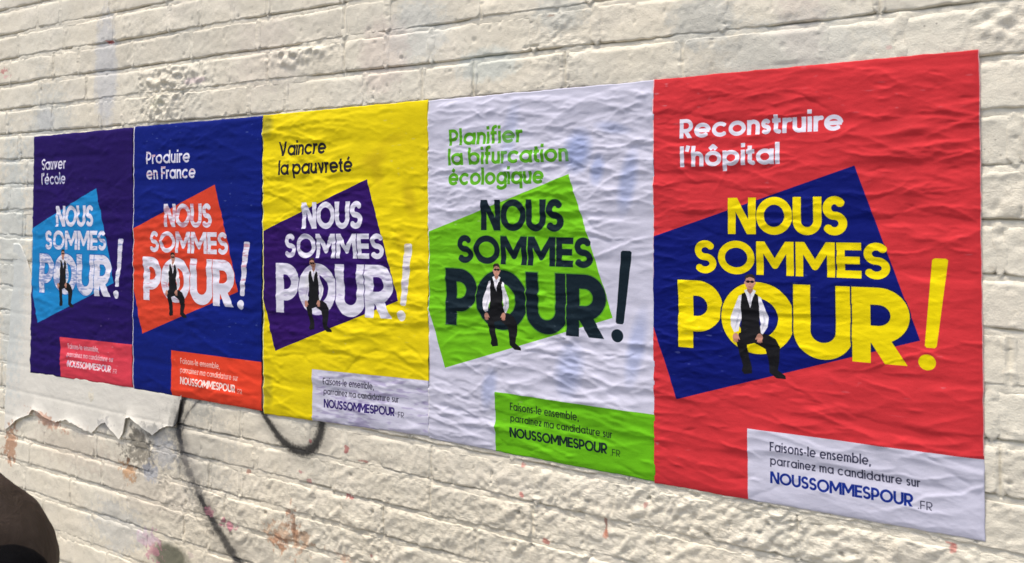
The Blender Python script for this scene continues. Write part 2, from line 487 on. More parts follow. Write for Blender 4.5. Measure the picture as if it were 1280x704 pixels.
def wall_material(name='old_cream_wall_paint', paper=False):
    m, nt, b = principled(name, rough=.5, spec=.4)
    tc = node(nt, 'ShaderNodeTexCoord')
    geo = node(nt, 'ShaderNodeNewGeometry')
    pos = geo.outputs['Position']
    def noise(sc_, det=4., ro=.55, dist=0.):
        n = node(nt, 'ShaderNodeTexNoise', Scale=sc_, Detail=det, Roughness=ro, Distortion=dist)
        nt.links.new(pos, n.inputs['Vector']); return n
    def mix(fac, a, c):
        x = nt.nodes.new('ShaderNodeMix'); x.data_type = 'RGBA'
        if isinstance(fac, (int, float)): x.inputs[0].default_value = fac
        else: nt.links.new(fac, x.inputs[0])
        for sock, val in ((x.inputs[6], a), (x.inputs[7], c)):
            if isinstance(val, tuple): sock.default_value = (*val, 1)
            else: nt.links.new(val, sock)
        return x.outputs[2]
    def ramp(src, lo, hi):
        r = nt.nodes.new('ShaderNodeMapRange'); r.inputs['From Min'].default_value = lo; r.inputs['From Max'].default_value = hi
        r.interpolation_type = 'SMOOTHSTEP'
        nt.links.new(src, r.inputs['Value']); return r.outputs['Result']
    n_big = noise(2.2, 3.); n_med = noise(9., 5., .6, .5); n_fine = noise(60., 6., .65)
    col = mix(ramp(n_big.outputs['Fac'], .35, .65), (.82, .745, .590), (.78, .735, .610))
    col = mix(ramp(n_med.outputs['Fac'], .45, .72), col, (.84, .775, .64))
    oi = nt.nodes.new('ShaderNodeObjectInfo')
    col = mix(ramp(oi.outputs['Random'], .3, 1.6), col, (.66, .61, .50))
    col = mix(ramp(n_fine.outputs['Fac'], .56, .74), col, (.66, .60, .48))
    if paper: col = mix(.75, col, (.80, .78, .71))
    # small grey-brown grime specks
    vo = node(nt, 'ShaderNodeTexVoronoi', Scale=95.0); nt.links.new(pos, vo.inputs['Vector'])
    spk = ramp(vo.outputs['Distance'], .16, .06)
    gate = ramp(noise(14., 3.).outputs['Fac'], .52, .62)
    mu = nt.nodes.new('ShaderNodeMath'); mu.operation = 'MULTIPLY'; nt.links.new(spk, mu.inputs[0]); nt.links.new(gate, mu.inputs[1])
    mu2 = nt.nodes.new('ShaderNodeMath'); mu2.operation = 'MULTIPLY'; nt.links.new(mu.outputs[0], mu2.inputs[0]); mu2.inputs[1].default_value = .6
    col = mix(mu2.outputs[0], col, (.25, .22, .17))
    uv = node(nt, 'ShaderNodeUVMap'); uv.uv_map = 'wall'
    im = node(nt, 'ShaderNodeTexImage'); im.image = mimg; im.extension = 'CLIP'
    nt.links.new(uv.outputs[0], im.inputs['Vector'])
    col = mix(im.outputs['Alpha'], col, im.outputs['Color'])
    nt.links.new(col, b.inputs['Base Color'])
    b1 = node(nt, 'ShaderNodeBump', Strength=.40, Distance=.0026)
    nA = noise(110., 7., .68, .0); nt.links.new(nA.outputs['Fac'], b1.inputs['Height'])
    b2 = node(nt, 'ShaderNodeBump', Strength=.5, Distance=.0012)
    nB = noise(480., 3., .6); nt.links.new(nB.outputs['Fac'], b2.inputs['Height'])
    if paper: b1.inputs['Strength'].default_value = .18
    else:
        # slanting gritty strokes of thick paint over the rough zones
        mp = node(nt, 'ShaderNodeMapping'); mp.inputs['Rotation'].default_value = (0, math.radians(-35), 0); mp.inputs['Scale'].default_value = (70, 70, 190)
        nt.links.new(pos, mp.inputs[0])
        nC = node(nt, 'ShaderNodeTexNoise', Scale=1.0, Detail=7.0, Roughness=.66, Distortion=.6); nt.links.new(mp.outputs[0], nC.inputs['Vector'])
        at = node(nt, 'ShaderNodeAttribute', attribute_name='rough')
        mm = nt.nodes.new('ShaderNodeMath'); mm.operation = 'MULTIPLY'; nt.links.new(nC.outputs['Fac'], mm.inputs[0]); nt.links.new(at.outputs['Fac'], mm.inputs[1])
        b3 = node(nt, 'ShaderNodeBump', Strength=.75, Distance=.0034); nt.links.new(mm.outputs[0], b3.inputs['Height']); nt.links.new(b3.outputs[0], b1.inputs['Normal'])
    nt.links.new(b1.outputs[0], b2.inputs['Normal']); nt.links.new(b2.outputs[0], b.inputs['Normal'])
    rr = node(nt, 'ShaderNodeMapRange'); rr.inputs['To Min'].default_value = .38; rr.inputs['To Max'].default_value = .7
    nt.links.new(n_fine.outputs['Fac'], rr.inputs['Value']); nt.links.new(rr.outputs[0], b.inputs['Roughness'])
    return m
WALLM = wall_material()
PAPERM = wall_material('painted_over_paper', True)

# ------------------------------------------------------------------ ground
def ground():
    me = bpy.data.meshes.new('ground')
    me.from_pydata([(-400, -400, -.12), (400, -400, -.12), (400, 400, -.12), (-400, 400, -.12)], [], [(0, 1, 2, 3)])
    m, nt, b = principled('asphalt', (.05, .05, .05), .85)
    n = node(nt, 'ShaderNodeTexNoise', Scale=180.0, Detail=4.0)
    r = node(nt, 'ShaderNodeValToRGB'); r.color_ramp.elements[0].color = (.03, .03, .03, 1); r.color_ramp.elements[1].color = (.09, .088, .085, 1)
    tc = node(nt, 'ShaderNodeTexCoord'); nt.links.new(tc.outputs['Object'], n.inputs['Vector']); nt.links.new(n.outputs['Fac'], r.inputs[0]); nt.links.new(r.outputs[0], b.inputs['Base Color'])
    tag(link('road', me, m), kind='structure')
    bm = bmesh.new()
    bmesh.ops.create_cube(bm, size=1, matrix=Matrix.Translation((1, -1.05, -.062)) @ Matrix.Diagonal((24, 2.5, .124, 1)))
    bmesh.ops.bevel(bm, geom=[e for e in bm.edges if abs(e.verts[0].co.y + 2.3) < .01 and abs(e.verts[1].co.y + 2.3) < .01 and e.verts[0].co.z > -.01 and e.verts[1].co.z > -.01], offset=.02, segments=3, affect='EDGES')
    me = bpy.data.meshes.new('pavement'); bm.to_mesh(me); bm.free()
    m, nt, b = principled('concrete_pavement', (.28, .27, .25), .8)
    n = node(nt, 'ShaderNodeTexNoise', Scale=9.0, Detail=8.0)
    r = node(nt, 'ShaderNodeValToRGB'); r.color_ramp.elements[0].color = (.2, .19, .18, 1); r.color_ramp.elements[1].color = (.36, .35, .32, 1)
    tc = node(nt, 'ShaderNodeTexCoord'); nt.links.new(tc.outputs['Object'], n.inputs['Vector']); nt.links.new(n.outputs['Fac'], r.inputs[0]); nt.links.new(r.outputs[0], b.inputs['Base Color'])
    tag(link('pavement', me, m), kind='structure')
ground()

# ------------------------------------------------------------------ the brick wall
# bed joints (sheet units at x = 0) from the top down; they tilt very slightly across the photograph
BED = [1.525, 1.430, 1.335, 1.240, 1.145, 1.050, .957, .862, .768, .673, .578, .483, .389, .294, .200, .105, .010, -.083, -.168, -.255, -.342, -.440, -.550, -.645, -.740, -.835, -.930]
BED = [BED[0] + .0945 * k for k in range(9, 0, -1)] + BED + [BED[-1] - .0945 * k for k in range(1, 7)]
NB = len(BED)
K0 = 9 + 6                   # index of the course whose upper joint runs just above the posters
def bed_z(i, x):
    s = .0095 if BED[i] > 0 else max(.0095 + (BED[i]) * .012, -.002)
    return BED[i] - s * x + .0035 * pn(np.asarray(x) * 1.7 + i * 3.1, np.asarray(x) * 0 + i * 1.37, 7)
known = {-3: [.483], -2: [-.172, .276, 1.512], -1: [.921, 2.544, 2.26], 0: [1.775, 1.93, 2.182, 2.459, 2.739, 2.874, .53, .404], 10: [.969, 1.107, 1.379, 1.514], 11: [.69, .835, 1.17, 1.80],
         12: [.689, .835, .97, 1.108, 1.65], 13: [.28, .762, 1.042], 14: [-.05, .573, .856, .968], 15: [.374], 4: [3.026], 8: [3.022], 6: [3.038], 2: [3.05]}
XL, XR = -3.0, 5.6
rr = random.Random(4)
courses = []
for c in range(NB - 1):
    k = c - K0
    kn = sorted(known.get(k, []))
    if not kn: kn = [rr.uniform(1, 1.4) + (.15 if c % 2 else 0)]
    per = list(kn)
    def step(): return rr.choice([.288, .295, .302, .29]) if rr.random() > .24 else .148
    while per[0] > XL: per.insert(0, per[0] - step())
    while per[-1] < XR: per.append(per[-1] + step())
    out = [per[0]]
    for q in per[1:]:
        while q - out[-1] > .40:
            out.append(out[-1] + step() * rr.uniform(.97, 1.03))
        if q - out[-1] < .07:
            if q in kn: out[-1] = q
            continue
        out.append(q)
    courses.append(out)

JH = .0062                   # half a joint, sheet units (about 4.5 mm)
def rough_mask(x, z):
    """where the paint and render are crumbly"""
    def b(px, py, rx, rz):
        cx, cz = survey(px, py); return np.exp(-(((x - cx) / rx) ** 2 + ((z - cz) / rz) ** 2))
    m = 1.25 * b(212, 115, .15, .07) + 1.1 * b(190, 145, .1, .05) + .9 * b(375, 68, .12, .03) + .9 * b(1250, 28, .07, .05) + .7 * b(700, 60, .08, .10) + .6 * b(1255, 250, .1, .06)
    m = m + 1.0 * b(700, 660, .50, .12) + .9 * b(900, 640, .35, .06) + 1.0 * b(420, 670, .45, .12) + .8 * b(180, 560, .12, .06) + .7 * b(1080, 675, .35, .05) + .5 * b(1260, 600, .06, .10) + .6 * b(250, 650, .25, .1)
    return np.clip(m + .25 * np.clip(pn(x * 3, z * 4, 9) * 2, 0, 1), 0, 1.3)

def face_h(x, z):
    """relief of the painted brick faces, metres, in sheet-unit coordinates"""
    rm = rough_mask(x, z)
    wx = x + .02 * pn(x * 9, z * 9, 11); wz = z + .02 * pn(x * 9, z * 9, 12)
    h = .0018 * pn(x * 5, z * 8, 13) + .0014 * pn(wx * 16, wz * 22, 14)
    h = h + (.0006 + .0018 * rm) * pn(wx * 44, wz * 52, 15) + (.0004 + .0012 * rm) * pn(wx * 95, wz * 105, 16)
    # slanting trowel-like lumps
    a = wx * .8 + wz * .6; b = -wx * .6 + wz * .8
    lum = np.clip(pn(a * 16, b * 42, 17) - .12, 0, 1)
    h = h + rm * (.0085 * lum) - rm * .006 * np.clip(pn(a * 30, b * 60, 18) - .22, 0, 1)
    h = h + .0030 * np.clip(pn(wx * 7, wz * 11, 36) - .26, 0, 1) * 2
    h = h - (.0014 + .005 * rm) * sstep(.44, .56, pn(wx * 40, wz * 52, 37)) - .0014 * sstep(.38, .52, pn(wx * 13, wz * 30, 38)) * sstep(0, .3, pn(x * 4, z * 5, 39))
    # the broken-out hole beside the torn paper
    hx, hz = survey(172, 560)
    h = h - .007 * np.exp(-(((x - hx) / .045) ** 2 + ((z - hz) / .055) ** 2) ** 2) * (1 + .5 * pn(x * 40, z * 40, 48))
    def crumb(px, py, rx, rz):
        cx, cz = survey(px, py); return np.exp(-(((x - cx) / rx) ** 2 + ((z - cz) / rz) ** 2) ** 1.5)
    cm = crumb(212, 98, .20, .035) + crumb(205, 140, .075, .045) + crumb(372, 68, .14, .035) + .6 * crumb(1256, 28, .05, .04)
    h = h + cm * (.0085 * pn(x * 26, z * 40, 92) + .0060 * pn(x * 60, z * 75, 93) + .0015)
    # gritty broken skin where the render is rough
    g1 = 1 - np.abs(pn(a * 30 + 5, b * 55, 45)) * 3; g2 = 1 - np.abs(pn(wx * 75, wz * 80, 46)) * 3
    h = h + rm ** 1.5 * (.0011 * g1 + .0006 * g2)
    # pimples and pits
    h = h + .0022 * np.clip(pn(x * 60, z * 60, 19) - .36, 0, 1) * 4 * .6 - .002 * np.clip(pn(x * 70, z * 70, 20) - .42, 0, 1) * 5
    return h

def openness(x, z):
    """how far a bed joint is still open under the paint, 0 .. 1"""
    return sstep(-.20, .24, pn(x * 2.6, z * 8, 21) + .04 + .55 * pn(x * 10, z * 10, 24) + .25 * pn(x * 34, z * 34, 28) - .22 * rough_mask(x, z))

def joint_fill(x, z, t):
    """mortar and paint in a bed joint: t = 0 on the lower brick, 1 under the upper one"""
    op = openness(x, z); t = np.clip(t, 0, 1)
    return -.0008 - .0020 * op - (.0004 + .0078 * op) * t ** 5 + .0010 * pn(x * 50, z * 50, 22) + .0009 * pn(x * 18, z * 30, 23)

def brick_uv(me, X, Z):
    uvl = me.uv_layers.new(name='wall')
    idx = np.empty(len(me.loops), np.int32); me.loops.foreach_get('vertex_index', idx)
    uv = np.empty((len(idx), 2), np.float32)
    uv[:, 0] = ((X - MX0) / (MX1 - MX0))[idx]; uv[:, 1] = ((Z - MZ0) / (MZ1 - MZ0))[idx]
    uvl.data.foreach_set('uv', uv.ravel())

def grid_mesh(name, X, Z, h, keep=None, smooth=True):
    """X, Z (sheet units) and h (metres out of the wall) as 2-D arrays"""
    r, c = X.shape
    co = np.stack([X.ravel() * K, -h.ravel(), Z.ravel() * K + Z0], 1)
    i = np.arange(r * c).reshape(r, c)
    f = np.stack([i[:-1, :-1], i[:-1, 1:], i[1:, 1:], i[1:, :-1]], -1).reshape(-1, 4)
    if keep is not None:
        kf = (keep[:-1, :-1] | keep[:-1, 1:] | keep[1:, 1:] | keep[1:, :-1]).ravel()
        f = f[kf]
        used = np.unique(f); mp = np.full(r * c, -1); mp[used] = np.arange(len(used)); f = mp[f]; co = co[used]
        Xs, Zs = X.ravel()[used], Z.ravel()[used]
    else: Xs, Zs = X.ravel(), Z.ravel()
    me = bpy.data.meshes.new(name)
    me.vertices.add(len(co)); me.vertices.foreach_set('co', co.ravel())
    me.loops.add(f.size); me.loops.foreach_set('vertex_index', f.ravel().astype(np.int32))
    me.polygons.add(len(f)); me.polygons.foreach_set('loop_start', np.arange(0, f.size, 4, dtype=np.int32))
    me.polygons.foreach_set('loop_total', np.full(len(f), 4, np.int32))
    me.update(calc_edges=True); me.validate()
    brick_uv(me, Xs, Zs)
    me.attributes.new('rough', 'FLOAT', 'POINT').data.foreach_set('value', rough_mask(Xs, Zs).astype(np.float32))
    if smooth: me.polygons.foreach_set('use_smooth', np.ones(len(f), bool))
    return me

wall = bpy.data.objects.new('brick_wall', None); C.objects.link(wall)
tag(wall, 'old brick wall thickly painted cream, carrying the row of pasted posters', 'wall')

def in_view(x0, x1, z0, z1):
    """rough: is this patch of wall inside the photographed stretch and not wholly behind the posters"""
    if x1 < -.34 or x0 > 3.16 or z1 < -.80 or z0 > 1.46: return False
    top = 1.39 - (x0 + .24) * .137 + .03
    bot = -.74 + (max(x1, -.24) + .24) * .217 - .04
    if z0 > top or z1 < bot: return False
    if x0 > .05 and x1 < 2.95 and z0 > .03 and z1 < .83: return False
    return True

def brick_grid(x0, x1, c, dx, coarse=False):
    n = max(6, int(round((x1 - x0) / dx))); q = max(5, int(round((BED[c] - BED[c + 1]) / dx)))
    s = np.linspace(0, 1, n + 1); t = np.linspace(0, 1, q + 1)
    # crowd samples toward the edges
    s = s - .0 * np.sin(2 * np.pi * s); t = t - .11 * np.sin(2 * np.pi * t)
    if coarse:
        e = .006 / (x1 - x0); s = np.array([0, e * .5, e * 1.3, e * 2.6, .35, .65, 1 - e * 2.6, 1 - e * 1.3, 1 - e * .5, 1]); t = np.array([0, .05, .11, .19, .5, .81, .89, .95, 1])
    S, T = np.meshgrid(s, t)
    X = x0 + (x1 - x0) * S
    zt, zb = bed_z(c, X), bed_z(c + 1, X)
    return X, zb + (zt - zb) * T, S, T, zt, zb

JX = .0034                   # the upright joints are narrower and mostly painted shut
def edge_d(X, Z, x0, x1, zt, zb, seed):
    """distance inside a rounded, uneven brick outline (sheet units)"""
    ax, az = (x1 - x0) / 2 - JX, (zt - zb) / 2 - JH
    cx, cz = (x0 + x1) / 2, (zt + zb) / 2
    R = .012
    qx = np.abs(X - cx) - ax + R; qz = np.abs(Z - cz) - az + R
    d = np.hypot(np.maximum(qx, 0), np.maximum(qz, 0)) + np.minimum(np.maximum(qx, qz), 0) - R
    return -d + .0045 * pn(X * 14 + seed, Z * 14, 31) + .0022 * pn(X * 60, Z * 60 + seed, 32)

def brick_h(X, Z, x0, x1, zt, zb, seed, prm):
    d = edge_d(X, Z, x0, x1, zt, zb, seed)
    base = prm[0] + prm[1] * (X - (x0 + x1) / 2) + prm[2] * (Z - (zt + zb) / 2)
    op = openness(X, Z)
    dt, db = zt - JH - Z, Z - zb - JH
    ds = np.minimum(X - x0, x1 - X) - JX
    wob = .5 + 1.2 * np.clip(pn(X * 8 + seed, Z * 8, 33) + .4, 0, 1)
    top = (.0005 + .0024 * op) * np.clip(1 - dt / (.008 * wob), 0, 1) ** 1.1
    side = .0011 * wob * np.clip(1 - ds / .012, 0, 1) ** 1.6 * sstep(.0, .4, pn(X * 2.6 + seed, Z * 3, 34))
    low = .0004 * np.clip(1 - db / .003, 0, 1) ** 2
    # worn and chipped arrises
    chip = .005 * np.clip(pn(X * 26, Z * 26 + seed, 35) - .18, 0, 1) * np.clip(1 - d / .02, 0, 1)
    hh = base + face_h(X, Z)
    under = (X > -.012) & (X < 3.012) & (Z > -.014) & (Z < .86)      # pressed flat where the posters are pasted over
    hh = np.where(under, np.minimum(hh, .0014), hh)
    return hh - top - side - low - chip - .016 * sstep(0.10, 1.25, np.clip(-d / .0045 + .25, 0, 2))

nb = 0; outer = []
bp = {}
br = random.Random(8)
for c in range(NB - 1):
    for j in range(len(courses[c]) - 1):
        x0, x1 = courses[c][j], courses[c][j + 1]
        prm = (br.uniform(-.0007, .0008), br.uniform(-.005, .005), br.uniform(-.012, .012), br.uniform(0, 50))
        bp[c, j] = prm
        zt, zb = float(bed_z(c, (x0 + x1) / 2)), float(bed_z(c + 1, (x0 + x1) / 2))
        if in_view(x0, x1, zb, zt):
            dx = .0028 if (x0 + x1) / 2 > 1.6 else (.0036 if (x0 + x1) / 2 > .5 else .0050)
            X, Z, S, T, ZT, ZB = brick_grid(x0, x1, c, dx)
            h = brick_h(X, Z, x0, x1, ZT, ZB, prm[3], prm)
            me = grid_mesh('brick', X, Z, h)
            link('brick', me, WALLM, wall); nb += 1
        elif not (x0 > .05 and x1 < 2.95 and zb > .03 and zt < .83) and zb * K + Z0 > -.02:
            outer.append((c, x0, x1, prm))
print('bricks', nb, 'outer', len(outer))
# brickwork beyond the photograph: real bricks, joined into one part
co, fs, off = [], [], 0
XS, ZS = [], []
for c, x0, x1, prm in outer:
    X, Z, S, T, ZT, ZB = brick_grid(x0, x1, c, .022, True)
    h = brick_h(X, Z, x0, x1, ZT, ZB, prm[3], prm)
    r_, c_ = X.shape
    i = np.arange(r_ * c_).reshape(r_, c_) + off
    fs.append(np.stack([i[:-1, :-1], i[:-1, 1:], i[1:, 1:], i[1:, :-1]], -1).reshape(-1, 4)); off += r_ * c_
    co.append(np.stack([X.ravel() * K, -h.ravel(), Z.ravel() * K + Z0], 1)); XS.append(X.ravel()); ZS.append(Z.ravel())
co = np.concatenate(co); fs = np.concatenate(fs)
me = bpy.data.meshes.new('brickwork'); me.from_pydata(co.tolist(), [], fs.tolist())
brick_uv(me, np.concatenate(XS), np.concatenate(ZS)); me.polygons.foreach_set('use_smooth', np.ones(len(me.polygons), bool))
tag(link('brickwork', me, WALLM, wall), kind='stuff')

# mortar: one uneven sheet, kept only near the joints (a plain backing elsewhere)
def mortar(xa, xb, dx, dz, za, zb_, name, everywhere=False):
    xs = np.arange(xa, xb + dx * .5, dx); zs = np.arange(za, zb_ + dz * .5, dz)
    X, Z = np.meshgrid(xs, zs)
    H = np.full(X.shape, -.02); near = np.zeros(X.shape, bool)
    for c in range(NB - 1):
        zt, zb = bed_z(c, X[0]), bed_z(c + 1, X[0])
        rows = (Z <= zt[None] + 1e-9) & (Z > zb[None])
        if not rows.any(): continue
        r0, r1 = np.where(rows.any(1))[0][[0, -1]]
        sl = slice(r0, r1 + 1)
        Xc, Zc = X[sl], Z[sl]; ztc = np.broadcast_to(zt[None], Xc.shape); zbc = np.broadcast_to(zb[None], Xc.shape)
        # distance to the joint lines
        dt, db = ztc - Zc, Zc - zbc
        t_top = (.5 - dt / (2 * JH)) ; t_bot = (.5 + db / (2 * JH))
        # in the joint above this course: t = 0 on this (lower) brick; below it: t = 1 under this (upper) brick
        f = np.where(dt < db, joint_fill(Xc, Zc, t_top), joint_fill(Xc, Zc, t_bot))
        per = np.array(courses[c]); k = np.clip(np.searchsorted(per, Xc), 1, len(per) - 1)
        dp = np.minimum(Xc - per[k - 1], per[k] - Xc)
        openp = np.maximum(sstep(.0, .30, pn(Xc * 3.1 + c, Zc * 4 + c * 2.2, 26) + .04), np.exp(-((Xc - .85) / .35) ** 2 - ((Zc + .25) / .22) ** 2) * sstep(-.3, .1, pn(Xc * 8, Zc * 12, 29)))
        fp = .0002 - .0060 * openp * np.clip(1 - np.abs(dp) / JX, 0, 1) + .0016 * pn(Xc * 40, Zc * 40, 27)
        m = np.minimum(dt, db)
        jn = np.where(m < dp, f, fp)
        jn = jn + np.where(m < dp, .5, 1.) * face_h(Xc, Zc)
        d = np.minimum(m, dp) - JH
        jn = jn - .012 * sstep(.004, .020, d)
        under = (Xc > -.012) & (Xc < 3.012) & (Zc > -.014) & (Zc < .86)
        jn = np.where(under, np.minimum(jn, .0010), jn)
        H[sl] = np.where(rows[sl], jn, H[sl]); near[sl] |= rows[sl] & (d < .017)
    hid = (X > .06) & (X < 2.94) & (Z > .04) & (Z < .82)
    top = 1.39 - (X + .24) * .137 + .1
    bot = -.74 + (X + .24) * .217 - .1
    near &= ~hid
    if not everywhere: near &= (Z < top) & (Z > bot)
    me = grid_mesh(name, X, Z, H, near)
    return link(name, me, WALLM, wall)
mortar(1.6, 3.16, .0036, .0017, -.45, 1.22, 'mortar')
mortar(-.34, 1.6, .0048, .0021, -.80, 1.46, 'mortar')
def outer_mortar():
    xs = np.arange(XL, XR + .01, .03); zs = np.arange(-1.55, 2.2, .03)
    X, Z = np.meshgrid(xs, zs)
    H = -.0036 + .0012 * pn(X * 9, Z * 9, 91)
    keep = ~((X > -.36) & (X < 3.18) & (Z > -.78) & (Z < 1.42))
    top = 1.39 - (X + .24) * .137 + .04; bot = -.74 + (X + .24) * .217 - .04
    keep |= (Z > top) | (Z < bot)
    me = grid_mesh('mortar', X, Z, H, keep)
    link('mortar', me, WALLM, wall)
outer_mortar()
# plain backing so that nothing shows through, and the wall's thickness
bm = bmesh.new()
bmesh.ops.create_cube(bm, size=1, matrix=Matrix.Translation(((XL + XR) / 2 * K, .0115 + .11, 1.3)) @ Matrix.Diagonal(((XR - XL) * K + .02, .22, 2.65, 1)))
me = bpy.data.meshes.new('wall_core'); bm.to_mesh(me); bm.free()
n = len(me.vertices); cc = np.empty(n * 3); me.vertices.foreach_get('co', cc); cc = cc.reshape(-1, 3)
brick_uv(me, cc[:, 0] / K, (cc[:, 2] - Z0) / K)
link('wall_core', me, WALLM, wall)

# ------------------------------------------------------------------ the loose sheet of painted-over paper under the two left posters
low = [(8, 538), (17, 531), (26, 523), (38, 518.5), (44.7, 510.6), (52.7, 514.5), (60, 521.5), (69.6, 527.5), (85.5, 524), (97.4, 529.5), (109, 537.4), (116, 541), (127, 529.5), (135, 527.5),
       (143, 538), (151, 549), (157, 540), (160, 522.5), (166, 520.5), (180, 534), (193, 543), (202, 536), (211, 532), (221, 532), (224, 528), (228, 500)]
LW = np.array([survey(*q) for q in low])
def paper_sheet():
    n, m = 240, 110
    S, T = np.meshgrid(np.linspace(0, 1, n + 1), np.linspace(0, 1, m + 1))
    xl = float(LW[0, 0]); xr = float(LW[-1, 0])
    X = xl + (xr - xl) * S
    zb = np.interp(X, LW[:, 0], LW[:, 1]) + .004 * pn(X * 60, X * 0, 51) + .002 * pn(X * 160, X * 0, 52)
    ztop = .46 - .40 * sstep(.05, .35, S)
    Z = zb + (ztop - zb) * T ** 1.25
    # ragged left edge
    X = X + (1 - S) ** 12 * (.012 * pn(Z * 9, Z * 0 + .5, 53) + .05 * sstep(-.1, .5, Z))
    d = (Z - zb)
    curl = .0060 * np.exp(-d / .020) * sstep(-.35, .3, pn(X * 9, X * 0, 54)) + .0012 * np.exp(-d / .01)
    h = .0022 + .0014 * pn(X * 6, Z * 6, 55) + .0007 * pn(X * 22, Z * 30, 56) + .0003 * pn(X * 80, Z * 80, 58) + curl
    h = h - .0012 * np.exp(-((np.mod(Z + .0095 * X, .0945) - .012) / .006) ** 2) * .6
    # blisters
    h = h + .003 * np.clip(pn(X * 12, Z * 14, 57) - .3, 0, 1)
    h = np.where((X > -.004) & (Z > -.004), np.minimum(h, .0030), h)
    me = grid_mesh('peeling_paper', X, Z, h)
    o = link('peeling_paper', me, PAPERM)
    sm = o.modifiers.new('thickness', 'SOLIDIFY'); sm.thickness = .0016; sm.offset = -1
    return tag(o, 'loose sheet of painted-over paper with a torn lower edge under the purple poster', 'torn paper')
paper_sheet()

# ------------------------------------------------------------------ posters
PC = [  # corner points on the wall: top-left, top-right, bottom-right, bottom-left (photo survey)
    [(44, 171), (168.6, 159.3), (167.6, 484.5), (38.8, 465.5)],
    [(169.4, 158.6), (330, 145.2), (329.2, 513.5), (168.2, 485.5)],
    [(329.7, 144.6), (536.5, 125), (538, 545.5), (331, 517)],
    [(536.5, 126), (818, 100.6), (820, 601.5), (537.5, 547.5)],
    [(817, 100.3), (1224.5, 62.2), (1231.8, 676.5), (819, 603)]]

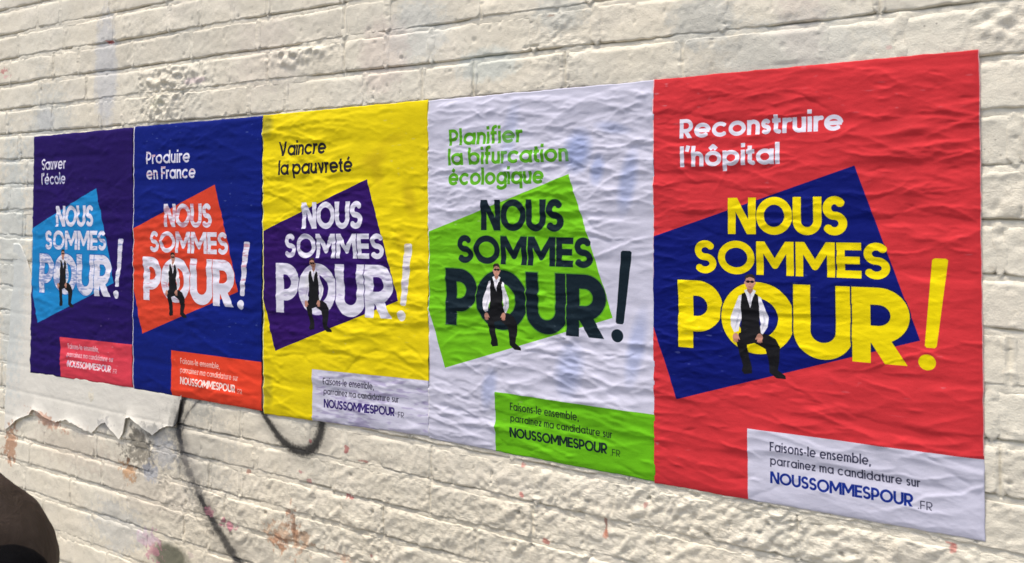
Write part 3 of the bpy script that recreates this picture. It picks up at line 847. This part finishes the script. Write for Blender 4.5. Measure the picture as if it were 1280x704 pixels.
def make_poster(k, sheet, dx, base_h, seed, amp, label, dens=1.0, fine=1.0):
    q = np.array([survey(*p) for p in PC[k]])
    n = int(.6 / dx); m = int(.849 / dx)
    S, T = np.meshgrid(np.linspace(0, 1, n + 1), np.linspace(0, 1, m + 1))    # T = 0 at the foot
    a = q[3] + (q[2] - q[3]) * S[..., None]; b = q[0] + (q[1] - q[0]) * S[..., None]
    P = a + (b - a) * T[..., None]
    X, Z = P[..., 0], P[..., 1]
    es = np.minimum(S, 1 - S); et = np.minimum(T, 1 - T)
    X = X + (.0018 * pn(Z * 16, Z * 0 + k, 61) + .0010 * pn(Z * 60, Z * 0 + k, 62)) * np.sign(S - .5) * (np.exp(-es / .02))
    Z = Z + (.0022 * pn(X * 14, X * 0 + k, 63) + .0012 * pn(X * 50, X * 0 + k, 64)) * np.sign(T - .5) * (np.exp(-et / .02))
    sx, sz = X + seed * 1.7, Z + seed * .9
    # paste wrinkles: broken, nearly level creases over faint undulation
    h = amp * (.0007 * pn(sx * 5, sz * 14, 71) + .00045 * pn(sx * 15, sz * 32, 72) + .00030 * pn(sx * 50, sz * 90, 73))
    wob = .03 * pn(sx * 3.2, sz * 3.2, 65) + .010 * pn(sx * 11, sz * 8, 66)
    gate = sstep(-.05, .30, pn(sx * 4.0, (sz + wob) * 7, 67))
    h = h + amp * gate * .0014 * np.clip(1 - np.abs(pn(sx * 7, (sz + wob) * 30, 68)) * 2.6, 0, 1) ** 2
    h = h + amp * fine * (.25 + .75 * sstep(-.1, .3, pn(sx * 2.6 + 9, sz * 4, 78))) * (.00032 * np.clip(1 - np.abs(pn(sx * 24, (sz + wob) * 62, 76)) * 3, 0, 1) ** 2 + .00020 * np.clip(1 - np.abs(pn(sx * 52 + sz * 20, sz * 110, 77)) * 3, 0, 1) ** 1.6)
    cr = np.random.default_rng(70 + seed)
    x0_, x1_, z0_, z1_ = X.min(), X.max(), Z.min(), Z.max()
    for f in range(int(640 * dens)):
        L = .018 + .15 * cr.random() ** 2.8 if f > 9 else cr.uniform(.15, .30); cx = cr.uniform(x0_, x1_); cz = cr.uniform(z0_, z1_)
        an = cr.normal(-.02, .20); wd = cr.uniform(.0024, .0062) * (1 + L * 3); ht = cr.uniform(.0004, .0016) * amp * (1 if cr.random() < .8 else -1)
        k1 = cr.normal(0, 1.4); k2 = cr.uniform(0, 50); asy = cr.uniform(.35, .9)
        r0 = np.searchsorted(Z[:, 0], cz - .09 - L * .6); r1_ = np.searchsorted(Z[:, 0], cz + .09 + L * .6)
        c0 = np.searchsorted(X[m // 2], cx - L * 1.1); c1_ = np.searchsorted(X[m // 2], cx + L * 1.1)
        if pn(np.array([cx * 2.6 + seed * 3]), np.array([cz * 3.6]), 79)[0] < cr.uniform(-.35, .25): continue
        if r1_ - r0 < 2 or c1_ - c0 < 2: continue
        sl = (slice(r0, r1_), slice(c0, c1_)); xx = X[sl] - cx; zq = Z[sl] - cz
        a_ = xx * math.cos(an) + zq * math.sin(an); b_ = -xx * math.sin(an) + zq * math.cos(an)
        b_ = b_ - k1 * a_ * a_ - .010 * pn(a_ * 18 + k2, a_ * 0 + k2, 74) - .003 * pn(a_ * 60 + k2, a_ * 0 + k2, 75)
        wv = np.where(b_ > 0, wd * asy, wd * 1.5)
        h[sl] += ht * np.exp(-np.abs(b_ / wv) ** 1.15) * np.clip(1 - (a_ / L) ** 2, 0, 1) ** 1.2
    # faint print-through of the bed joints
    for c in range(NB - 1):
        h = h - .0017 * np.exp(-((Z - bed_z(c, X)) / .011) ** 2) * (.35 + .65 * openness(X, Z))
    eo = np.minimum(et * 1.4, np.minimum(S if k == 0 else 9, 1 - S if k == 4 else 9))
    h = base_h + np.maximum(h, -.0012) * (1 - .5 * np.exp(-et / .012)) - .0022 * np.exp(-eo / .012)
    h = np.maximum(h, .0019)
    me = grid_mesh('poster', X, Z, h)
    me.uv_layers.remove(me.uv_layers['wall'])
    uvl = me.uv_layers.new(name='print')
    idx = np.empty(len(me.loops), np.int32); me.loops.foreach_get('vertex_index', idx)
    uv = np.stack([S.ravel()[idx], T.ravel()[idx]], 1).astype(np.float32); uvl.data.foreach_set('uv', uv.ravel())
    img = sheet.image('print_%d' % k)
    o = link('poster', me, poster_material('poster_paper_%d' % k, img))
    sm = o.modifiers.new('thickness', 'SOLIDIFY'); sm.thickness = .0004; sm.offset = -1
    return tag(o, label, 'poster', 'campaign posters pasted in a row')

W_ = (222, 220, 234)
s1 = campaign_sheet(560, (33, 11, 90), (26, 132, 196), W_, None, W_, (218, 66, 82), (240, 200, 208), (244, 226, 232),
    [('Sauver', .10, .352, .205, .066), ("l'école", .10, .352, .292, .066)], bigout=(20, 90, 170), tgap=.12, tw=.16)
s2 = campaign_sheet(700, (6, 27, 118), (216, 68, 44), W_, None, W_, (232, 70, 44), (244, 196, 186), (248, 226, 220),
    [('Produire', .112, .470, .207, .066), ('en France', .112, .515, .289, .066)], bigout=(200, 60, 40), tgap=.08)
s3 = campaign_sheet(860, (230, 208, 14), (46, 14, 94), W_, None, (38, 36, 44), WHITE, (66, 62, 82), (48, 30, 104),
    [('Vaincre', .112, .417, .200, .067), ('la pauvreté', .112, .580, .289, .067)], bang=(226, 222, 222), bigout=(52, 26, 104))
s4 = campaign_sheet(1024, WHITE, (112, 188, 26), (18, 34, 44), None, (92, 168, 34), (104, 182, 24), (34, 52, 34), (22, 38, 40),
    [('Planifier', .108, .458, .196, .067), ('la bifurcation', .104, .661, .277, .067), ('écologique', .104, .554, .359, .067)], tw=.20, bigout=(84, 150, 40), box_u=.329)
s5 = campaign_sheet(1400, (208, 54, 60), (7, 21, 108), (238, 216, 6), None, W_, WHITE, (56, 56, 78), (20, 44, 132),
    [('Reconstruire', .098, .629, .213, .067), ("l'hôpital", .100, .435, .312, .069)], tw=.205, bigout=(12, 22, 84))
# old marks that show through the thin wet paper
g4 = [(.70, .24, .05, .07, .5), (.78, .31, .025, .05, .4), (.90, .36, .03, .10, .35), (.84, .16, .06, .02, .25), (.66, 1.06, .05, .09, .3), (.30, 1.17, .03, .07, .3), (.93, .95, .03, .12, .3), (.40, .17, .03, .12, .2)]
for u, v, a, b_, al in g4: s4.ell(u, v, a, b_, (138, 154, 202), min(1, al * 1.35), .8, .2)
for u, v, a, b_, al in [(.70, .24, .07, .035, .35), (.72, .30, .03, .05, .3), (.90, .42, .03, .07, .35), (.86, .60, .03, .05, .25), (.8, .16, .08, .02, .2)]: s3.ell(u, v, a, b_, (170, 142, 20), al, .9, -.3)
for u, v, a, b_, al in [(.03, .05, .04, .05, .5), (.03, 1.30, .03, .08, .3)]: s3.ell(u, v, a, b_, (110, 108, 70), al, .9)
s1.wear((60, 90, 160), .50, 1); s2.wear((170, 70, 90), .45, 2); s3.wear((110, 90, 150), .30, 3)
s2.poly([(0, 0), (.007, 0), (.004, .7), (.006, 1.42), (0, 1.42)], (214, 210, 224)); s5.poly([(0, 0), (.0035, 0), (.001, .7), (0, .7)], (236, 190, 196)); s5.poly([(.9975, 0), (1, 0), (1, 1.17), (.998, 1.17)], (236, 180, 180))
s3.poly([(0, 0), (.004, .1), (.007, .9), (.003, 1.42), (0, 1.42)], (232, 226, 150)); s4.poly([(0, 0), (.004, 0), (.004, 1.42), (0, 1.42)], (222, 220, 226))
for q, sh_ in enumerate((s1, s2, s3, s4, s5)): sh_.weather(q * 3.3)
make_poster(0, s1, .0052, .0044, 1, 1.0, 'purple poster with a light blue tilted square, leftmost, reading Sauver l\'école')
make_poster(1, s2, .0046, .0046, 2, 1.0, 'dark blue poster with an orange tilted square reading Produire en France')
make_poster(2, s3, .0036, .0035, 3, 1.15, 'yellow poster with a purple tilted square reading Vaincre la pauvreté', 1.5)
make_poster(3, s4, .0028, .0031, 4, 1.15, 'white poster with a green tilted square reading Planifier la bifurcation écologique', 1.6)
make_poster(4, s5, .0022, .0037, 5, 1.0, 'red poster with a blue tilted square, rightmost, reading Reconstruire l\'hôpital')

# ------------------------------------------------------------------ the passer-by at the left edge
def cloth_mat(name, c1, c2, rough=.75, sc_=30, folds=False):
    m, nt, b = principled(name, c1, rough, .12 if rough > .7 else .3)
    tc = node(nt, 'ShaderNodeTexCoord'); n = node(nt, 'ShaderNodeTexNoise', Scale=float(sc_), Detail=6.0, Roughness=.65)
    r = node(nt, 'ShaderNodeValToRGB'); r.color_ramp.elements[0].color = (*c1, 1); r.color_ramp.elements[1].color = (*c2, 1)
    r.color_ramp.elements[0].position = .35; r.color_ramp.elements[1].position = .7
    nt.links.new(tc.outputs['Object'], n.inputs['Vector']); nt.links.new(n.outputs['Fac'], r.inputs[0]); nt.links.new(r.outputs[0], b.inputs['Base Color'])
    bu = node(nt, 'ShaderNodeBump', Strength=.4, Distance=.002); n2 = node(nt, 'ShaderNodeTexNoise', Scale=700.0, Detail=2.0)
    nt.links.new(tc.outputs['Object'], n2.inputs['Vector']); nt.links.new(n2.outputs['Fac'], bu.inputs['Height']); nt.links.new(bu.outputs[0], b.inputs['Normal'])
    if folds:
        mp = node(nt, 'ShaderNodeMapping'); mp.inputs['Scale'].default_value = (40, 40, 14); mp.inputs['Rotation'].default_value = (.5, .4, 0); nt.links.new(tc.outputs['Object'], mp.inputs[0])
        n3 = node(nt, 'ShaderNodeTexNoise', Scale=1.0, Detail=4.0, Distortion=.8); nt.links.new(mp.outputs[0], n3.inputs['Vector'])
        b3 = node(nt, 'ShaderNodeBump', Strength=.6, Distance=.012); nt.links.new(n3.outputs['Fac'], b3.inputs['Height']); nt.links.new(b3.outputs[0], bu.inputs['Normal'])
    return m
JACKET = cloth_mat('brown_jacket_cloth', (.036, .026, .021), (.066, .050, .042), .75, 14, True)
DENIM = cloth_mat('dark_trousers', (.016, .018, .026), (.03, .034, .045))
BLACK = cloth_mat('black_bag_cloth', (.002, .002, .0025), (.005, .005, .006), .95)
BLACK.node_tree.nodes['Principled BSDF'].inputs['Specular IOR Level'].default_value = .03
SKIN = cloth_mat('skin', (.46, .27, .19), (.52, .32, .24), .5, 18)
HAIR = cloth_mat('dark_hair', (.02, .014, .01), (.045, .03, .02), .6, 60)
SHOE = cloth_mat('shoe_leather', (.02, .015, .012), (.04, .03, .025), .4)

def skin_mesh(name, pts, edges, radii, mat, parent, root=0, sub=2):
    me = bpy.data.meshes.new(name); me.from_pydata([tuple(p) for p in pts], edges, [])
    o = link(name, me, mat, parent)
    m = o.modifiers.new('skin', 'SKIN'); m.use_smooth_shade = True
    for i, r in enumerate(radii):
        v = me.skin_vertices[0].data[i]
        v.radius = (r, r) if not isinstance(r, tuple) else r
        v.use_root = (i == root)
    s = o.modifiers.new('sub', 'SUBSURF'); s.levels = sub; s.render_levels = sub
    return o

def build_person(ox, oy):
    p = bpy.data.objects.new('person', None); C.objects.link(p); p.location = (ox, oy, 0)
    tag(p, 'person in a dark brown jacket cut off by the lower left corner', 'person')
    # body under the clothes: one continuous surface (pelvis, spine, neck, legs, arms)
    B = dict(pel=(0, 0, .86), sp=(0, .01, 1.02), ch=(0, .01, 1.20), nk=(0, .0, 1.36), hd=(0, .02, 1.42),
             hl=(-.09, 0, .82), kl=(-.10, .02, .45), al=(-.10, -.02, .09), tl=(-.10, .12, .035),
             hr=(.09, 0, .82), kr=(.10, .02, .45), ar=(.10, -.02, .09), tr=(.10, .12, .035))
    names = list(B); E = [('pel', 'sp'), ('sp', 'ch'), ('ch', 'nk'), ('nk', 'hd'), ('pel', 'hl'), ('hl', 'kl'), ('kl', 'al'), ('al', 'tl'), ('pel', 'hr'), ('hr', 'kr'), ('kr', 'ar'), ('ar', 'tr')]
    R = dict(pel=.13, sp=.12, ch=.13, nk=.055, hd=.05, hl=.09, kl=.062, al=.045, tl=.03, hr=.09, kr=.062, ar=.045, tr=.03)
    skin_mesh('body', [B[k] for k in names], [(names.index(a), names.index(b)) for a, b in E], [R[k] for k in names], SKIN, p)
    skin_mesh('trousers', [(0, 0, .98), (0, 0, .88), (-.095, 0, .72), (-.10, .02, .45), (-.10, -.01, .10), (.095, 0, .72), (.10, .02, .45), (.10, -.01, .10)],
              [(0, 1), (1, 2), (2, 3), (3, 4), (1, 5), (5, 6), (6, 7)], [(.17, .13), (.165, .13), .098, .085, .078, .098, .085, .078], DENIM, p)
    for s in (-1, 1):
        skin_mesh('shoe', [(s * .10, -.05, .055), (s * .10, .04, .05), (s * .105, .15, .038), (s * .105, .20, .033)], [(0, 1), (1, 2), (2, 3)], [(.04, .05), (.045, .048), (.045, .036), (.03, .03)], SHOE, p)
    # jacket with both sleeves; the right elbow is pushed out towards the wall
    sh, elb, wr = Vector((.175, .02, 1.315)), ELB - Vector((ox, oy, 0)), WR - Vector((ox, oy, 0))
    sl, ell_, wl = Vector((-.175, .02, 1.315)), Vector((-.27, -.03, 1.06)), Vector((-.20, .16, .92))
    pts = [(0, 0, .82), (0, .01, 1.02), (0, .01, 1.20), (0, 0, 1.325), sh, sh.lerp(elb, .5) + Vector((.012, 0, .012)), elb, elb.lerp(wr, .5), wr, sl, sl.lerp(ell_, .5), ell_, ell_.lerp(wl, .5), wl, (0, -.005, 1.375)]
    skin_mesh('jacket', pts, [(0, 1), (1, 2), (2, 3), (3, 4), (4, 5), (5, 6), (6, 7), (7, 8), (3, 9), (9, 10), (10, 11), (11, 12), (12, 13), (3, 14)],
              [(.20, .15), (.18, .14), (.19, .145), (.13, .11), (.085, .085), .084, .080, .066, .050, .085, .07, .062, .055, .045, .075], JACKET, p, sub=4)
    jk = [c for c in p.children if c.name.startswith('jacket')][0]
    tx = bpy.data.textures.new('cloth_folds', 'CLOUDS'); tx.noise_scale = .07; tx.noise_depth = 3
    dm = jk.modifiers.new('folds', 'DISPLACE'); dm.texture = tx; dm.strength = .011; dm.mid_level = .5
    # head with face
    bm = bmesh.new(); bmesh.ops.create_uvsphere(bm, u_segments=40, v_segments=28, radius=1)
    for v in bm.verts:
        x, y, z = v.co
        w_ = 1 - .22 * max(0, -z) ** 1.2
        nx, ny, nz = x * .075 * w_, y * .095 * (1 - .08 * max(0, -z)), z * .115
        if y > .3:
            nose = math.exp(-((x / .16) ** 2)) * math.exp(-(((z + .12) / .2) ** 2)); ny += .024 * nose
            ny += .006 * math.exp(-((x / .3) ** 2)) * math.exp(-(((z + .48) / .08) ** 2))
            ny += .008 * math.exp(-((x / .25) ** 2)) * math.exp(-(((z + .82) / .14) ** 2))
            for sx in (-.4, .4): ny -= .009 * math.exp(-(((x - sx) / .2) ** 2)) * math.exp(-(((z - .05) / .14) ** 2))
        v.co = (nx, ny + .025, nz + 1.505)
    me = bpy.data.meshes.new('head'); bm.to_mesh(me); bm.free(); me.polygons.foreach_set('use_smooth', [True] * len(me.polygons))
    hd = link('head', me, SKIN, p)
    em, _, _ = principled('eye_white', (.75, .73, .7), .25); im_, _, _ = principled('iris', (.04, .025, .015), .2); lm, _, _ = principled('lips', (.36, .13, .11), .5)
    for s in (-1, 1):
        bm = bmesh.new(); bmesh.ops.create_uvsphere(bm, u_segments=14, v_segments=10, radius=.0115, matrix=Matrix.Translation((s * .030, .101, 1.511)))
        me = bpy.data.meshes.new('eye'); bm.to_mesh(me); bm.free(); me.materials.append(em); me.materials.append(im_)
        for f in me.polygons: f.material_index = 1 if f.center.y > .1105 else 0
        o = bpy.data.objects.new('eye', me); C.objects.link(o); o.parent = hd
        bm = bmesh.new(); bmesh.ops.create_uvsphere(bm, u_segments=12, v_segments=10, radius=1, matrix=Matrix.Translation((s * .076, .02, 1.50)) @ Matrix.Diagonal((.008, .018, .030, 1)))
        me = bpy.data.meshes.new('ear'); bm.to_mesh(me); bm.free(); link('ear', me, SKIN, hd)
    skin_mesh('mouth', [(-.022, .106, 1.452), (-.01, .113, 1.451), (.01, .113, 1.451), (.022, .106, 1.452)], [(0, 1), (1, 2), (2, 3)], [.002, .0045, .0045, .002], lm, hd)
    bm = bmesh.new(); bmesh.ops.create_uvsphere(bm, u_segments=48, v_segments=32, radius=1)
    kill = []
    for v in bm.verts:
        x, y, z = v.co
        if (y > .25 and z < .52) or (z < -.55) or (abs(x) > .6 and y > -.1 and z < .1): kill.append(v)
        k = 1.10 + .035 * math.sin(31 * x + 9 * z) * math.sin(23 * y - 5 * z) + .03 * math.sin(67 * x + 13 * y)
        v.co = (x * .075 * k, y * .095 * k + .021, z * .115 * k + 1.507)
    bmesh.ops.delete(bm, geom=kill, context='VERTS')
    me = bpy.data.meshes.new('hair'); bm.to_mesh(me); bm.free(); me.polygons.foreach_set('use_smooth', [True] * len(me.polygons))
    o = link('hair', me, HAIR, hd); sm = o.modifiers.new('t', 'SOLIDIFY'); sm.thickness = .012
    # hands: palm and five bent fingers each
    for (wrist, d, side) in ((wr, (Vector((-.12, .0, -.05)) + (wr - elb).normalized() * .3).normalized(), 1), (wl, Vector((.1, .9, -.4)).normalized(), -1)):
        upv = Vector((0, 0, 1)); lat = d.cross(upv).normalized(); nrm = lat.cross(d).normalized()
        P = [wrist - d * .01, wrist + d * .035, wrist + d * .075]; Ed = [(0, 1), (1, 2)]; Rr = [.024, (.030, .018), (.034, .015)]
        for f, (o_, ln) in enumerate(((-.028, .062), (-.009, .074), (.010, .070), (.028, .054))):
            b0 = len(P); base = wrist + d * .080 + lat * o_
            P += [base, base + d * ln * .45 - nrm * .006, base + d * ln * .75 - nrm * .020, base + d * ln * .85 - nrm * .036]
            Ed += [(2, b0), (b0, b0 + 1), (b0 + 1, b0 + 2), (b0 + 2, b0 + 3)]; Rr += [.0095, .0090, .0080, .0068]
        b0 = len(P); tb = wrist + d * .03 - lat * .026 * side
        P += [tb, tb + d * .030 - lat * .020 * side - nrm * .008, tb + d * .058 - lat * .026 * side - nrm * .014]
        Ed += [(1, b0), (b0, b0 + 1), (b0 + 1, b0 + 2)]; Rr += [.012, .0105, .008]
        skin_mesh('hand', P, Ed, Rr, SKIN, p, sub=1)
    return p
def ray(px, py, depth):
    d = _M @ np.array([(px - 661.74) / 1000, -(py - 249.47) / 1000, -1.0])
    return Vector(CAM + d * depth)
ELB = ray(8, 726, .86); WR = Vector((.97, -.60, .97))
print('elbow', ELB)
person = build_person(.80, -.87)

# black shoulder bag against the jacket, under the arm
def build_bag():
    ctr = ray(-4, 779, .74)
    b = bpy.data.objects.new('shoulder_bag', None); C.objects.link(b); b.location = ctr
    tag(b, 'small black bag hung on the brown jacket sleeve at the lower left corner', 'bag')
    bm = bmesh.new(); bmesh.ops.create_cube(bm, size=1, matrix=Matrix.Diagonal((.11, .11, .16, 1)))
    bmesh.ops.subdivide_edges(bm, edges=bm.edges[:], cuts=7, use_grid_fill=True)
    for v in bm.verts:
        x, y, z = v.co.x / .055, v.co.y / .055, v.co.z / .08
        q = max(1e-6, (abs(x) ** 3 + abs(y) ** 3 + abs(z) ** 3) ** (1 / 3)); k = max(abs(x), abs(y), abs(z)) / q
        v.co = (x * .043 * k, y * .043 * k, z * .066 * k)
    me = bpy.data.meshes.new('bag_body'); bm.to_mesh(me); bm.free(); me.polygons.foreach_set('use_smooth', [True] * len(me.polygons))
    link('bag_body', me, BLACK, b)
    loop = [ray(-38, 735, .755), ray(-115, 640, .745), ray(-135, 540, .85), ray(-125, 610, .985), ray(-70, 760, .95), ray(-30, 790, .79)]
    skin_mesh('strap', [q - ctr for q in loop], [(i, i + 1) for i in range(5)], [(.010, .004)] * 6, BLACK, b, sub=2)
    return b
bag = build_bag()
print('tris', sum(len(o.data.polygons) * 2 for o in sc.objects if o.type == 'MESH'))
